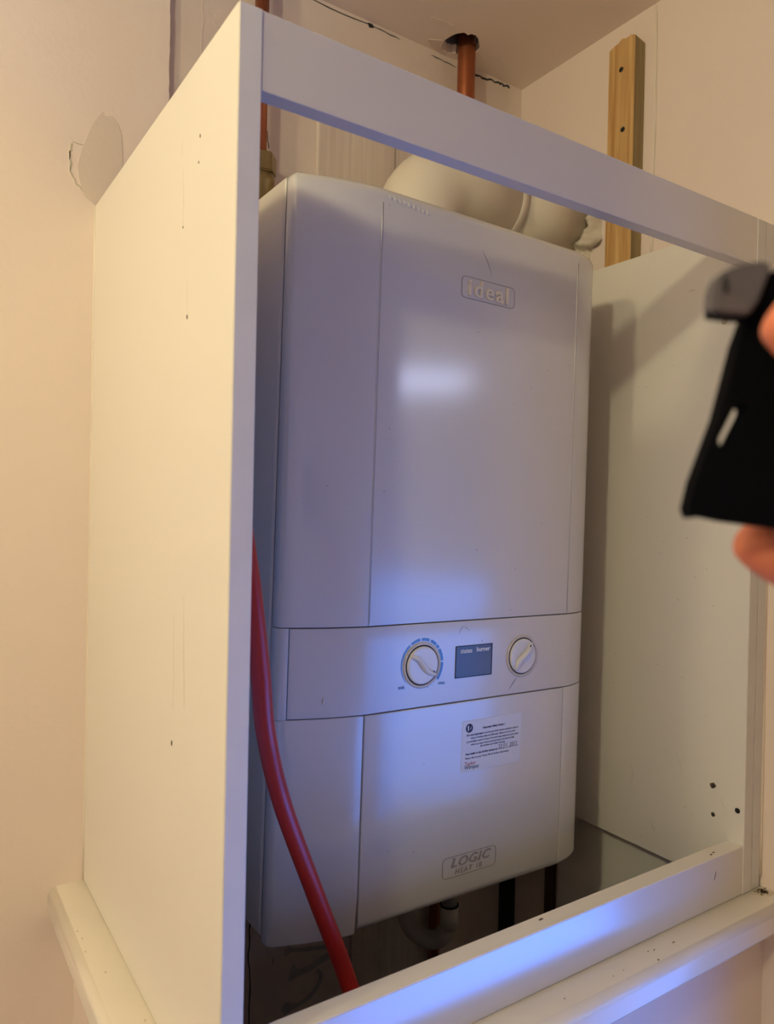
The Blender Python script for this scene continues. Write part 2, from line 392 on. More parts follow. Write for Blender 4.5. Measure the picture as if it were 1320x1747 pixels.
crack(wb, [(.2335, -.166), (.2336, -.174)], YB, 'Y', .0008, 'pencil')

# ------------------------------------------------------------------ ledge (bullnosed window board), front and left
def nose_profile(dirw, t=.028, r=.009):
    """outline of the board's section, from inner edge to the rounded nose"""
    p = [(.016, -t), (.016, 0)]
    for k in range(7):
        a = math.radians(90 * k / 6); p.append((-dirw + r - r * math.sin(a), -r + r * math.cos(a)))
    for k in range(5):
        a = math.radians(90 * k / 4); p.append((-dirw + .004 - .004 * math.cos(a), -t + .004 - .004 * math.sin(a)))
    return p
def ledge_run(name, prof, rails, m):
    bm = bmesh.new(); rings = [[bm.verts.new(f(*p)) for p in prof] for f in rails]
    n = len(prof)
    for a, b in zip(rings, rings[1:]):
        for k in range(n): bm.faces.new((a[k], a[(k + 1) % n], b[(k + 1) % n], b[k]))
    bm.faces.new(rings[0]); bm.faces.new(rings[-1][::-1])
    o = bm_obj(name, bm, m, smooth=False)
    for p_ in o.data.polygons:
        p_.use_smooth = True
    mod = o.modifiers.new('n', 'WEIGHTED_NORMAL'); return o
pf = nose_profile(.036)
ledge = ledge_run('window_board', pf, [lambda u, z: (u, YL, z), lambda u, z: (u * .9, u, z) if False else (u, u, z), lambda u, z: (WR, u, z)], M['gloss'])
for p_ in ledge.data.polygons: p_.use_smooth = len(p_.vertices) <= 4
tag(ledge, 'cream gloss painted ledge with rounded nose running round the foot of the cabinet', 'ledge')
for q in [(-.026, .300), (-.0245, .285), (-.0265, .262), (-.018, .2215), (.006 - .012, .1415)]:
    flat_poly('chip', blob(q[0], q[1], .0010, .0016, 8), 0, 'T', M['grime_light'], ledge, .0003)
for q, s in [((.452, -.016), .0016), ((.425, -.014), .0012), ((.418, -.0125), .001), ((.415, -.026), .0013), ((.3, -.018), .0008), ((.36, -.02), .0006), ((.375, -.019), .0006)]:
    flat_poly('dirt_speck', blob(q[0], q[1], s * 1.2, s * .6, 8, .4), 0, 'T', M['speck'], ledge, .0003)
for q, s in [((.618, -.010), .009), ((.610, -.006), .007), ((.625, -.016), .007)]:
    flat_poly('mould_patch', blob(q[0], q[1], s, s * .45, 16, .4), 0, 'T', M['grime_light'], ledge, .0004)
for k in range(90):
    flat_poly('mould_speck', blob(min(.630, .6205 + random.gauss(0, .0042)), -.0085 + random.gauss(0, .0026), .0009, .0007, 6, .5), 0, 'T', M['grime' if k % 3 else 'mould'], ledge, .0005)

# ------------------------------------------------------------------ cabinet carcass (each board a thing)
lp = box('side_panel', (0, 0, 0), (T, YL, H), M['melamine'], bevel=.0006)
tag(lp, 'tall white melamine side panel nearest the camera, left of the boiler', 'panel')
box('front_edge', (.0004, -.0012, .0002), (T - .0002, .0002, H - .0004), M['edge'], lp, bevel=.0004)
for pts, ww in [([(.104, .720 - .055), (.103, .64), (.1025, .621)], .0010), ([(.091, .5775), (.090, .562), (.0895, .553)], .0012), ([(.1075, .690), (.108, .675)], .0008),
                ([(.108, .33), (.1065, .30), (.105, .275), (.106, .255)], .0010), ([(.085, .345), (.0835, .31), (.0805, .275), (.080, .262)], .0014)]:
    flat_poly('scuff_mark', ribbon(pts, ww), 0, 'X', M['faint'], lp, .0001)
for q, s in [((.0893, .5505), .0016), ((.1025, .6205), .0010), ((.1065, .2300), .0019), ((.070, .657), .0010), ((.068, .675), .0012)]:
    flat_poly('scuff_mark', blob(q[0], q[1], s * .55, s, 8), 0, 'X', M['grime'], lp, .0004)

rp = box('side_panel', (W, 0, .0), (W + T, .372, H), M['melamine'], bevel=.0006)
tag(rp, 'white melamine side panel right of the boiler, drilled with small holes', 'panel')
for y, z, r in [(.0369, .1068, .0034), (.0361, .0746, .0026)]:
    flat_poly('drilled_hole', blob(y, z, r, r * .95, 12, .18), W, 'X', M['grime'], rp, .0003)
    flat_poly('drilled_hole', blob(y - .0004, z - .0005, r * .6, r * .6, 10, .15), W, 'X', M['dark'], rp, .0006)
for pts, ww in [([(.085, .130), (.079, .118), (.076, .108)], .0008), ([(.029, .098), (.024, .089), (.019, .084)], .0008), ([(.023, .079), (.018, .077)], .001),
                ([(.205, .04), (.196, .025), (.193, .01)], .0016), ([(.083, .673), (.078, .674), (.072, .672)], .0026), ([(.15, .10), (.145, .085), (.15, .07)], .0012),
                ([(.118, .038), (.113, .028), (.110, .03)], .0025), ([(.062, .058), (.061, .052)], .001)]:
    flat_poly('scuff_mark', ribbon(pts, ww), W, 'X', M['faint'], rp, .0001)
for k in range(26):
    flat_poly('dirt_speck', blob(random.uniform(.03, .20), random.uniform(.01, .70), .0007, .0007, 6), W, 'X', M['grime_light'], rp, .0003)
sp = tag(box('filler_strip', (W + T + .0003, 0, .0), (W + 2 * T, .10, H), M['melamine'], bevel=.0008), 'narrow white upright strip between the right side panel and the wall', 'strip')
box('front_edge', (W + T + .0008, -.0008, .0004), (W + 2 * T - .0006, .0002, H - .0008), M['edge'], sp, bevel=.0004)
box('front_edge', (W + .0006, -.0008, .0004), (W + T - .0004, .0002, H - .0008), M['edge'], rp, bevel=.0004)

tr = box('top_rail', (T + .0003, 0, H - RH), (W - .0003, .0135, H), M['rail'], bevel=.0006)
tag(tr, 'pale grey horizontal rail across the top of the cabinet front', 'rail')
flat_poly('paint_chip', [(.530, .6832), (.545, .6822), (.590, .6822), (.592, .6845), (.570, .6835), (.548, .6850), (.538, .6848)], 0, 'Y', M['edge'], tr, .0005)
br = box('bottom_rail', (T + .0003, 0, 0.0002), (W - .0003, .0185, RH), M['rail'], bevel=.0006)
tag(br, 'white horizontal rail across the bottom of the cabinet front, standing on the ledge', 'rail')
box('top_edge', (T + .0008, .0004, RH - .0003), (W - .0008, .0181, RH + .0006), M['gloss'], br, bevel=.0003)
for x, y in [(.553, .008), (.546, .0065), (.30, .012), (.302, .0125)]:
    flat_poly('nail_hole', blob(x, y, .0018, .0009, 8), RH + .0006, 'T', M['grime'], br, .0003)
flat_poly('paint_chip', [(.553, .0182), (.560, .0180), (.565, .0185), (.562, .020), (.555, .020)], RH, 'T', M['grime_light'], br, .0004)
flat_poly('scuff_mark', ribbon([(.545, .038), (.544, .033), (.542, .029)], .0008), 0, 'Y', M['pencil'], br, .0003)

# caulk
def bead(name, pts, r, label):
    P = []
    for a, b in zip(pts, pts[1:]):
        for k in range(12):
            t = k / 12; P.append(Vector(a).lerp(Vector(b), t) + Vector((random.uniform(-1, 1), random.uniform(-1, 1), 0)) * r * .25)
    P.append(Vector(pts[-1])); o = tube(name, P, [r * random.uniform(.75, 1.25) for _ in P], M['caulk'], seg=10); return tag(o, label, 'sealant')
bead('caulk_bead', [(-.0004, YL - .0005, .0), (-.0004, YL - .0005, H)], .0009, 'thin white caulk line where the left side panel meets the wall')
bead('caulk_bead', [(W + 2 * T + .003, .002, .012), (W + 2 * T + .003, .002, H)], .0028, 'cream caulk line between the right filler strip and the wall')

# ------------------------------------------------------------------ batten on the right wall
bt = tag(empty('timber_batten', (WR, .2, .30)), 'rough pine batten fixed upright to the right wall above the side panel', 'batten')
bm = bmesh.new(); Y0b, Y1b, XF = .1795, .2215, .6116
ny, nz = 6, 30; top = [.7455 + random.uniform(-.002, .004) for _ in range(ny + 1)]
top = [.7305, .7345, .7330, .7360, .7325, .7315, .7290]   # local heights of the ragged sawn top (z - 0.30), front edge first
vf = [[bm.verts.new((XF - WR + random.uniform(-.0002, .0002), Y0b + (Y1b - Y0b) * i / ny - .2, top[i] * k / nz)) for k in range(nz + 1)] for i in range(ny + 1)]
vb = [[bm.verts.new((-.0004, Y0b + (Y1b - Y0b) * i / ny - .2, (top[i] - .004) * k / nz)) for k in range(nz + 1)] for i in range(ny + 1)]
for i in range(ny):
    for k in range(nz):
        bm.faces.new((vf[i][k], vf[i][k + 1], vf[i + 1][k + 1], vf[i + 1][k])); bm.faces.new((vb[i][k], vb[i + 1][k], vb[i + 1][k + 1], vb[i][k + 1]))
    bm.faces.new((vf[i][nz], vb[i][nz], vb[i + 1][nz], vf[i + 1][nz])); bm.faces.new((vf[i][0], vf[i + 1][0], vb[i + 1][0], vb[i][0]))
for i in (0, ny):
    for k in range(nz): bm.faces.new((vf[i][k], vb[i][k], vb[i][k + 1], vf[i][k + 1]))
bo = bm_obj('batten', bm, M['pine'], bt); bo.data.materials.append(M['pine_shade'])
bo.name = 'timber'
for p_ in bo.data.polygons:
    if p_.normal.y < -.7: p_.material_index = 1  # front face takes the shaded copy
def screw(loc, nrm, r, label, group=None):
    o = empty('screw', loc); tag(o, label, 'screw', group)
    h = lathe('screw_head', [(r * .9, -.0004), (r, .0), (r * .93, .0005), (r * .45, .0005), (r * .4, .0001)], M['screw'], o, 20, 'Y')
    b = bmesh.new(); add_box(b, (-r * .6, -.0009, -r * .13), (r * .6, -.0004, r * .13)); add_box(b, (-r * .13, -.0009, -r * .6), (r * .13, -.0004, r * .6))
    bm_obj('cross_slot', b, M['dark'], o)
    if nrm == 'X': o.rotation_euler = (0, 0, math.radians(-90))
    return o
screw((XF - .0003, .2010, .9955), 'X', .0034, 'black screw in the pine batten, the upper of two')
screw((XF - .0003, .1965, .9150), 'X', .0034, 'black screw in the pine batten, the lower of two')
screw((W - .0004, .0072, .0888), 'X', .0030, 'dark cross-head screw near the front edge of the right side panel')
o = empty('stopper', (W - .0002, .0357, .6295)); o.rotation_euler = (0, 0, math.radians(-90)); tag(o, 'small round cap on the right side panel beside the grey clip', 'cap')
lathe('cap_dome', [(.0036, -.0004), (.0036, .0006), (.003, .0014), (.0012, .0018)], M['knob_ring'], o, 20, 'Y')
# right wall joint
wr = bpy.data.objects['wall_right']
bead('plaster_joint', [(WR - .0002, .1640, .745), (WR - .0002, .1638, 1.068)], .0011, 'thin vertical plaster joint line on the right wall beside the batten')
crack(wr, [(.1618, 1.06), (.1612, .98), (.1605, .90), (.1625, .82), (.161, .75)], WR, 'X', .0008, 'grime_light')

# ------------------------------------------------------------------ flue
fl_ = tag(empty('flue', (.362, .310, .7150)), 'thick cream white flue elbow rising behind the boiler and entering the right wall', 'flue')
R0 = .050; FZ = .825; FX, FY = .362, .310
path = [(0, 0, .0), (0, 0, .02)]
FB = .7150; rb = .060; zc = FZ - FB - rb
path = [(0, 0, .0), (0, 0, zc)]
for k in range(1, 13):
    a = math.radians(90 * k / 12); path.append((rb - rb * math.cos(a), 0, zc + rb * math.sin(a)))
path.append((.145, 0, FZ - FB))
tube('elbow', path, [R0 + .0012] * len(path), M['flue'], fl_, 56)
tube('straight_pipe', [(.140, 0, FZ - FB), (WR - FX - .0005, 0, FZ - FB)], R0 - .0012, M['flue'], fl_, 56)
lathe('collar', [(R0 + .0012, -.010), (R0 + .0020, -.009), (R0 + .0020, .0), (R0 - .0008, .0006)], M['flue'], fl_, 56, 'X', (.145, 0, FZ - FB))
# sealant lump ring at the wall
bm = bmesh.new(); nseg = 90; rings = []
for (dx, dr) in [(0, .0005), (-.010, -.0005), (-.017, .004), (-.016, .009), (-.010, .014), (-.004, .018), (0, .019)]:
    ring = []
    for k in range(nseg):
        a = 2 * math.pi * k / nseg; j = math.sin(5 * a + 1) * .35 + math.sin(11 * a + dx * 200) * .4 + math.sin(17 * a + 2 + dr * 300) * .45 + random.uniform(-.25, .25)
        rr = R0 - .001 + dr * (1 + .5 * j); xx = WR - .0006 + dx * (1 + .5 * j)
        ring.append(bm.verts.new((xx, FY + rr * math.cos(a), FZ + rr * math.sin(a))))
    rings.append(ring)
for a_, b_ in zip(rings, rings[1:]):
    for k in range(nseg): bm.faces.new((a_[k], a_[(k + 1) % nseg], b_[(k + 1) % nseg], b_[k]))
tag(bm_obj('sealant_ring', bm, M['foam'], None, True), 'lumpy cream sealant where the flue enters the right wall', 'sealant')

# ------------------------------------------------------------------ boiler
TILT = math.radians(.95)
boiler = tag(empty('boiler', (.302, .1325, .0125), (0, TILT, 0)), 'white wall-hung gas boiler with two dials and a small display', 'boiler')
PROF = [(-.1985, .034), (-.1981, .0275), (-.1968, .0228), (-.1935, .0198), (-.182, .0155), (-.1675, .0105), (-.152, .0060), (-.1360, .0026), (-.1165, .0), (-.08, 0), (-.04, 0), (.0, 0), (.04, 0), (.08, 0), (.12, 0), (.149, .0), (.158, .0009), (.168, .0032), (.178, .0066), (.186, .0108), (.192, .0160), (.1958, .0225), (.1978, .034)]
def prof_y(x):
    for a, b in zip(PROF, PROF[1:]):
        if a[0] <= x <= b[0]: return a[1] + (b[1] - a[1]) * (x - a[0]) / (b[0] - a[0])
    return PROF[0][1] if x < 0 else PROF[-1][1]
def shell(name, xa, xb, za, zb, m, parent, f=.0009, rt=None, rb=None, back=.0345, crn=0, bm=None, ytop=None):
    rt = rt or f; rb = rb or f
    xs = [xa] + [xa + f * k for k in (.15, .45, 1)] + [p[0] for p in PROF if xa + f * 1.2 < p[0] < xb - f * 1.2] + [xb - f * k for k in (1, .45, .15)] + [xb]
    zs = [za] + [za + rb * k for k in (.04, .15, .35, .65, 1)]
    nmid = max(2, int((zb - za) / .03)); zs += [za + rb + (zb - za - rb - rt) * k / nmid for k in range(1, nmid)]
    zs += [zb - rt * k for k in (1, .65, .35, .15, .04)] + [zb]
    roll = lambda d, r: r - math.sqrt(max(0, r * r - max(0, r - d) ** 2))
    own = bm is None
    if own: bm = bmesh.new()
    G = []
    for z in zs:
        row = []
        for i, x in enumerate(xs):
            x_ = x
            if crn:   # rounded outline corner at lower right/left
                d = z - za
                if d < crn: 
                    ins = crn - math.sqrt(max(0, crn ** 2 - (crn - d) ** 2))
                    x_ = max(x, xa) if i < len(xs) / 2 else min(x, xb)
                    x_ = x_ if i < len(xs) / 2 else min(x_, xb - ins) if crn > 0 else x_
            y = prof_y(x_); e = .0015; dx, dy = 2 * e, prof_y(x_ + e) - prof_y(x_ - e)
            if x_ <= PROF[0][0] + e or x_ >= PROF[-1][0] - e: dx, dy = 0, (-1 if x_ < 0 else 1)
            l = math.hypot(dx, dy); nx, ny = dy / l, -dx / l
            if x_ < -.1955: nx, ny = -.95, -.3
            if x_ > .1965: nx, ny = .95, -.3
            o = max(roll(min(x - xa, xb - x), f) if True else 0, roll(zb - z, rt), roll(z - za, rb))
            row.append(bm.verts.new((x_ - nx * o, min(y - ny * o, back - .0005), z)))
        G.append(row)
    nr, nc = len(zs), len(xs)
    B = [[bm.verts.new((v.co.x, back, v.co.z)) for v in row] for row in G]
    for r in range(nr - 1):
        for c in range(nc - 1):
            bm.faces.new((G[r][c], G[r][c + 1], G[r + 1][c + 1], G[r + 1][c])); bm.faces.new((B[r][c], B[r + 1][c], B[r + 1][c + 1], B[r][c + 1]))
    for r in range(nr - 1):
        bm.faces.new((G[r][0], G[r + 1][0], B[r + 1][0], B[r][0])); bm.faces.new((G[r][-1], B[r][-1], B[r + 1][-1], G[r + 1][-1]))
    for c in range(nc - 1):
        bm.faces.new((G[0][c], B[0][c], B[0][c + 1], G[0][c + 1])); bm.faces.new((G[-1][c], G[-1][c + 1], B[-1][c + 1], B[-1][c]))
    if own:
        o = bm_obj(name, bm, m, parent, True)
        try:
            mod = o.modifiers.new('e', 'EDGE_SPLIT'); mod.split_angle = math.radians(50)
        except Exception: pass
        return o
# chassis: body behind the front casing
bm = bmesh.new(); add_box(bm, (-.1985, .0362, .003), (.1985, .2695, .698), .004, 3)
bm_obj('chassis', bm, M['boiler_side'], boiler, False)
box('inner_frame', (-.190, .0325, .004), (.190, .0375, .690), M['dark'], boiler, bevel=0)
up_ = shell('front_casing', -.1985, .1978, .2872, .700, M['boiler'], boiler, f=.0012, rt=.010, rb=.0008)
# thin raised seams either side of the flat front
for nm, x in (('casing_seam', -.1155), ('casing_seam', .1490)):
    bm = bmesh.new()
    for dx, h, mt in ((0, .00045, 0),):
        add_tube(bm, [(x, -.0001, .2876), (x, -.0001, .40), (x, -.0001, .66), (x, .0002, .683)], [.00055, .00055, .0006, .0004], 8)
    bm_obj(nm, bm, M['boiler'], boiler, True)
    box('seam_groove', (x + .0007, -.00012, .290), (x + .0011, .001, .684), M['pencil'], boiler, bevel=0)
# crease strips beside the control panel, then the panel
shell('casing_strip', -.1985, -.1885, .2040, .2866, M['boiler'], boiler, f=.0005)
shell('casing_strip', .1962, .1978, .2040, .2866, M['boiler'], boiler, f=.0003)
cp = shell('control_panel', -.1878, .1957, .2048, .2862, M['boiler'], boiler, f=.0008)
lc = shell('lower_casing', -.1985, -.1172, .0, .2040, M['boiler'], boiler, f=.0010, rb=.0025, crn=.008)
door = shell('drop_door', -.1157, .1476, .0006, .2036, M['boiler'], boiler, f=.0008, rb=.010)
rc = shell('lower_casing', .1483, .1978, .003, .2040, M['boiler'], boiler, f=.0006, rb=.006)

def disc_dial(x, z, ang, name, hl):
    d = empty(name, (x, 0, z)); d.parent = boiler
    k = lathe('dial_ring', [(.0226, -.0004), (.0226, .0006), (.0220, .0014), (.0205, .0016), (.0198, .0008)], M['knob_ring'], d, 56, 'Y')
    lathe('dial_gap', [(.0200, -.0002), (.0200, .0009), (.0001, .0009)], M['dark'], d, 48, 'Y')
    lathe('dial_knob', [(.0186, .0), (.0186, .0018), (.0180, .0026), (.0165, .0030), (.0100, .0022), (.0001, .0014)], M['knob'], d, 56, 'Y')
    # S-shaped grip
    bm = bmesh.new(); top = []; bot = []; mid = []
    n = 24; pts = []
    for i in range(n + 1):
        t = -1 + 2 * i / n; u = t * .0176; v = .0019 * math.sin(t * math.pi) * -1
        pts.append((u, v, t))
    secs = []
    for i, (u, v, t) in enumerate(pts):
        a = pts[max(0, i - 1)]; b = pts[min(n, i + 1)]; dx, dz = b[0] - a[0], b[1] - a[1]; l = math.hypot(dx, dz); nx, nz = -dz / l, dx / l
        wd = .0024 * (1 - .35 * abs(t) ** 4); hh = .0062 - .0012 * t * t
        sec = [(wd * 1.5, .001), (wd, hh * .75), (wd * .55, hh), (-wd * .55, hh), (-wd, hh * .75), (-wd * 1.5, .001)]
        ca, sa = math.cos(ang), math.sin(ang)
        ring = []
        for s_, h_ in sec:
            px, pz = u + nx * s_, v + nz * s_
            ring.append(bm.verts.new((px * ca - pz * sa, -h_, px * sa + pz * ca)))
        secs.append(ring)
    for a, b in zip(secs, secs[1:]):
        for k_ in range(6): bm.faces.new((a[k_], a[(k_ + 1) % 6], b[(k_ + 1) % 6], b[k_]))
    bm.faces.new(secs[0]); bm.faces.new(secs[-1][::-1])
    bm_obj('dial_grip', bm, M['knob'], d, True)
    # printed arrow tick on the grip end
    px, pz = .0135, .001; ca, sa = math.cos(ang), math.sin(ang)
    q = (px * ca - pz * sa, px * sa + pz * ca)
    flat_poly('dial_mark', [(q[0] + a * ca - b * sa, q[1] + a * sa + b * ca) for a, b in ((-.0016, -.0008), (.0012, -.0004), (.0012, .0004), (-.0016, .0008))], -.0056, 'Y', M['pencil'], d, .0003)
    return d
disc_dial(-.0520, .2458, math.radians(-33), 'left_dial', None)
disc_dial(.0820, .2447, math.radians(52), 'right_dial', None)
for d in ('left_dial', 'right_dial'): bpy.data.objects[d].name = 'dial'
# blue printed arc round the left dial
def arc(a0, a1, r0, r1, r1b=None):
    o = []; n = max(3, int(abs(a1 - a0) / 6)); r1b = r1b or r1
    for k in range(n + 1):
        a = math.radians(a0 + (a1 - a0) * k / n); o.append((-.0520 + r0 * math.cos(a), .2458 + r0 * math.sin(a)))
    for k in range(n, -1, -1):
        t = k / n; rr = r1 + (r1b - r1) * t; a = math.radians(a0 + (a1 - a0) * t); o.append((-.0520 + rr * math.cos(a), .2458 + rr * math.sin(a)))
    return o
scale_ = empty('dial_scale', (0, 0, 0)); scale_.parent = boiler
for a0, a1, r1, r1b in [(-38, 2, .0262, .0265), (6, 34, .0266, .0268), (38, 46, .0268, .0268), (49, 66, .0268, .0268), (71, 92, .0268, .0266), (97, 122, .0266, .0260), (127, 168, .0258, .0252), (168, 218, .0252, .0244)]:
    flat_poly('scale_segment', arc(a0, a1, .0238, r1, r1b), 0, 'Y', M['blue_print'], scale_, .0003)
text('scale_word', 'min', -.0755, .2262, .0052, -.0004, M['blue_print'], scale_, align='CENTER', extrude=.0001)
text('scale_word', 'max', -.0268, .2262, .0052, -.0004, M['blue_print'], scale_, align='CENTER', extrude=.0001)
# display
dz = bm = None
dsp = box('display', (-.0092, -.0003, .2292), (.0383, .002, .2607), M['lcd'], boiler, bevel=.0002)
bm = bmesh.new()
add_box(bm, (-.0100, -.0006, .2606), (.0390, .001, .2612)); add_box(bm, (.0382, -.0006, .2288), (.0389, .001, .2610)); add_box(bm, (-.0100, -.0006, .2287), (.0389, .001, .2292)); add_box(bm, (-.0100, -.0006, .2287), (-.0095, .001, .2610))
bm_obj('display_bezel', bm, M['dark'], boiler)
join_text('display_lettering', [('status', -.0040, .2557, .0066, -.0005, dict(bold=.00008)), ('burner', .0172, .2561, .0066, -.0005, dict(bold=.00008))], M['white_print'], dsp)
# badges
def badge(cx, cz, w_, h_, name):
    d = empty(name, (cx, 0, cz)); d.parent = boiler
    bm = bmesh.new(); o = rrect(0, 0, w_, h_, .0050); i = rrect(0, 0, w_ - .0012, h_ - .0012, .0045)
    n = len(o); vo = [bm.verts.new((p[0], -.0004, p[1])) for p in o]; vi = [bm.verts.new((p[0], -.0004, p[1])) for p in i]; vb_ = [bm.verts.new((p[0], .0004, p[1])) for p in o]; vc = [bm.verts.new((p[0], .0004, p[1])) for p in i]
    for k in range(n):
        j = (k + 1) % n
        bm.faces.new((vo[k], vo[j], vi[j], vi[k])); bm.faces.new((vo[k], vb_[k], vb_[j], vo[j])); bm.faces.new((vi[k], vi[j], vc[j], vc[k]))
    bm_obj('badge_outline', bm, M['grey_letter'], d)
    return d
b1 = badge(.0177, .6246, .0722, .0222, 'badge')
text('badge_lettering', 'ideal', 0, -.0006, .0240, -.0005, M['cream'], b1, align='CENTER', bold=.00012, extrude=.0006, bevel=.00045, spacing=1.22, sx=1.02)
flat_poly('badge_plate', rrect(0, 0, .0712, .0212, .0046), 0, 'Y', M['boiler'], b1, .0002)
b2 = badge(.0178, .0372, .0716, .0215, 'badge')
text('badge_lettering', 'LOGIC', .0003, .0036, .0130, -.0004, M['grey_letter'], b2, align='CENTER', bold=.00002, extrude=.0004, bevel=.0001, shear=.30, spacing=1.12, sx=1.22)
text('badge_lettering', 'HEAT 18', -.0015, -.0059, .0078, -.0003, M['grey_letter'], b2, align='CENTER', extrude=.0002, shear=.15, spacing=1.2, sx=1.05)

# service notice
nt_ = flat_poly('notice_label', rrect(.0430, .1573, .0822, .0530, .0022, 4), 0, 'Y', M['sticker'], boiler, .0003)
bm = bmesh.new(); nlab = 'notice_label'
k_ = dict(extrude=.00005)
bo_k = dict(extrude=.00005, bold=.00008)
L = [('Important Safety Notice !', .0298, .1741, .0031, dict(bo_k, fit=.0303)),
     ('It is very important', .0081, .1686, .0030, dict(bo_k, fit=.0215)),
     ('to service your boiler system annually in order to', .0304, .1686, .0029, dict(k_, fit=.0495)),
     ('keep it working safely and efficiently. Failure to do so could', .0139, .1652, .0029, dict(k_, fit=.0609)),
     ('(i) potentially result in Carbon Monoxide being leaked into your home', .0081, .1618, .0029, dict(k_, fit=.0718)),
     ('which can cause serious personal injury and even be fatal', .0139, .1585, .0029, dict(k_, fit=.0604)),
     ('(ii) invalidate your boiler warranty.', .0270, .1555, .0029, dict(k_, fit=.0343)),
     ('Your boiler is due its first service on', .0070, .1491, .0030, dict(bo_k, fit=.0439)),
     ('Please refer to your Home File for further information', .0070, .1449, .0029, dict(k_, fit=.0598))]
join_text('notice_lettering', [(s, x, z, sz, -.0004, kk) for s, x, z, sz, kk in L], M['print'], nt_)
# handwritten date
pen = bmesh.new()
def stroke(pts, x0, z0, s):
    P = [Vector((x0 + p[0] * s, -.0005, z0 + p[1] * s)) for p in pts]
    add_tube(pen, spline(P, 4), .00016, 6)
D2 = [(0, .8), (.25, 1), (.5, .8), (.3, .35), (0, 0), (.55, .05)]; D0 = [(.3, 1), (.05, .7), (.05, .25), (.3, 0), (.5, .3), (.5, .75), (.3, 1)]; D3 = [(0, .95), (.4, .95), (.2, .6), (.45, .3), (.2, 0), (-.05, .1)]; D1 = [(.25, 1), (.15, 0)]
hx = .0522; hz = .1494; s_ = .0041
for g, dx in ((D2, 0), (D2, .75), ([(.2, 1.35), (0, -.4)], 1.75), (D1, 2.1), (D1, 2.6), ([(.1, .5), (.12, .45)], 3.2), (D2, 3.9), (D0, 4.65), (D1, 5.3), (D3, 5.95)): stroke(g, hx + dx * s_, hz, s_)
stroke([(0, -.25), (3, -.2), (7, -.15)], hx, hz, s_)
bm_obj('handwritten_date', pen, M['print'], nt_)
text('logo_word', 'Taylor', .0065, .1393, .0056, -.0004, M['red_print'], nt_, extrude=.00005)
text('logo_word', 'Wimpey', .0065, .1355, .0056, -.0004, M['print'], nt_, extrude=.00005)
lg = flat_poly('round_logo', blob(.0114, .1758, .0046, .0046, 28, 0), 0, 'Y', M['print'], nt_, .0005)
flat_poly('logo_flame', [(.0094, .1730), (.0104, .1730), (.0104, .1765), (.0108, .1783), (.0097, .1785), (.0090, .177)], 0, 'Y', M['white_print'], nt_, .0007)
crk = [(.0120, .1742), (.0132, .1762), (.0140, .1780), (.0134, .1750)]
flat_poly('logo_flame', crk, 0, 'Y', M['white_print'], nt_, .0007)

# scratches and specks on the casing
def bmark(pts, w_, m='pencil', y=0): flat_poly('scratch', ribbon(pts, w_), y, 'Y', M[m], boiler, .0002)
bmark([(.0075, .6660), (.0120, .6600), (.0170, .6520), (.0210, .6440)], .0004)
bmark([(.0745, .2210), (.0700, .2160), (.0650, .2105)], .0006)
for k in range(22):
    bmark([(p := (random.uniform(-.11, .14), random.uniform(.01, .69))), (p[0] + .0006, p[1] + .0009), (p[0] + .0009, p[1] + .0012)], .0007)
bmark([(-.1605, .3965 + .02), (-.1590, .4155)], .0018, y=prof_y(-.16))
bmark([(-.1562, .2235), (-.1556, .2195), (-.1560, .2170)], .0045, 'grime_light', y=prof_y(-.156))
bmark([(.001, .281), (.003, .279), (.008, .276)], .0004); bmark([(-.006, .274), (-.003, .280), (.0, .2815)], .0004)
# chisel-like ripples at the top edge
for k in range(9):
    x = -.1085 + .0055 * k; z = .6925 - .0005 * k
    bm = bmesh.new(); add_tube(bm, [(x, .0006, z + .0005 * k * .2), (x + .0018, .0001, z - .0030), (x + .0026, .0001, z - .0048)][::1], [.0006, .0011, .0005], 8)
    bm_obj('ripple', bm, M['boiler'], boiler, True)

# ------------------------------------------------------------------ pipes
lpipe = tag(tube('copper_pipe', [(.184, .388, .80), (.184, .388, ZC + .001)], .0085, M['copper'], seg=28), 'copper pipe rising from the brass fitting behind the left side panel', 'pipe')
vx, vy = .184, .388
vf_ = tag(empty('pipe_fitting', (vx, vy, .731)), 'dark brass compression fitting behind the top left corner of the boiler', 'pipe fitting')
def hexnut(name, r, z0, z1, parent, m='brass', seg=6, bev=.0015, loc=(0, 0)):
    bm = bmesh.new(); a = bmesh.ops.create_cone(bm, cap_ends=True, segments=seg, radius1=r, radius2=r, depth=z1 - z0, matrix=Matrix.Translation((loc[0], loc[1], (z0 + z1) / 2)) @ Matrix.Rotation(.35, 4, 'Z'))
    bmesh.ops.bevel(bm, geom=bm.edges[:], offset=bev, segments=2, affect='EDGES'); return bm_obj(name, bm, M[m], parent)
hexnut('nut', .0215, .080, .1035, vf_)
lathe('fitting_body', [(.009, -.016), (.0150, -.016), (.0150, .020), (.0140, .022), (.0140, .048), (.0168, .051), (.0168, .064), (.0190, .068), (.0190, .0785), (.0090, .0795)], M['brass'], vf_, 32)
box('stamped_plate', (-.004, -.0162, .026), (.010, -.0125, .046), M['brass'], vf_, bevel=.0008)
rpipe = tag(tube('copper_pipe', [(.4985, .384, .60), (.4985, .384, 1.068), (.4985, .384, ZC + .035)], .0128, M['copper'], seg=32), 'thick copper pipe passing up through the broken ceiling hole', 'pipe')
tag(tube('copper_pipe', [(.479, .392, .10), (.479, .392, -.40)], .0080, M['copper'], seg=24), 'copper pipe dropping behind the white condensate trap below the boiler', 'pipe')
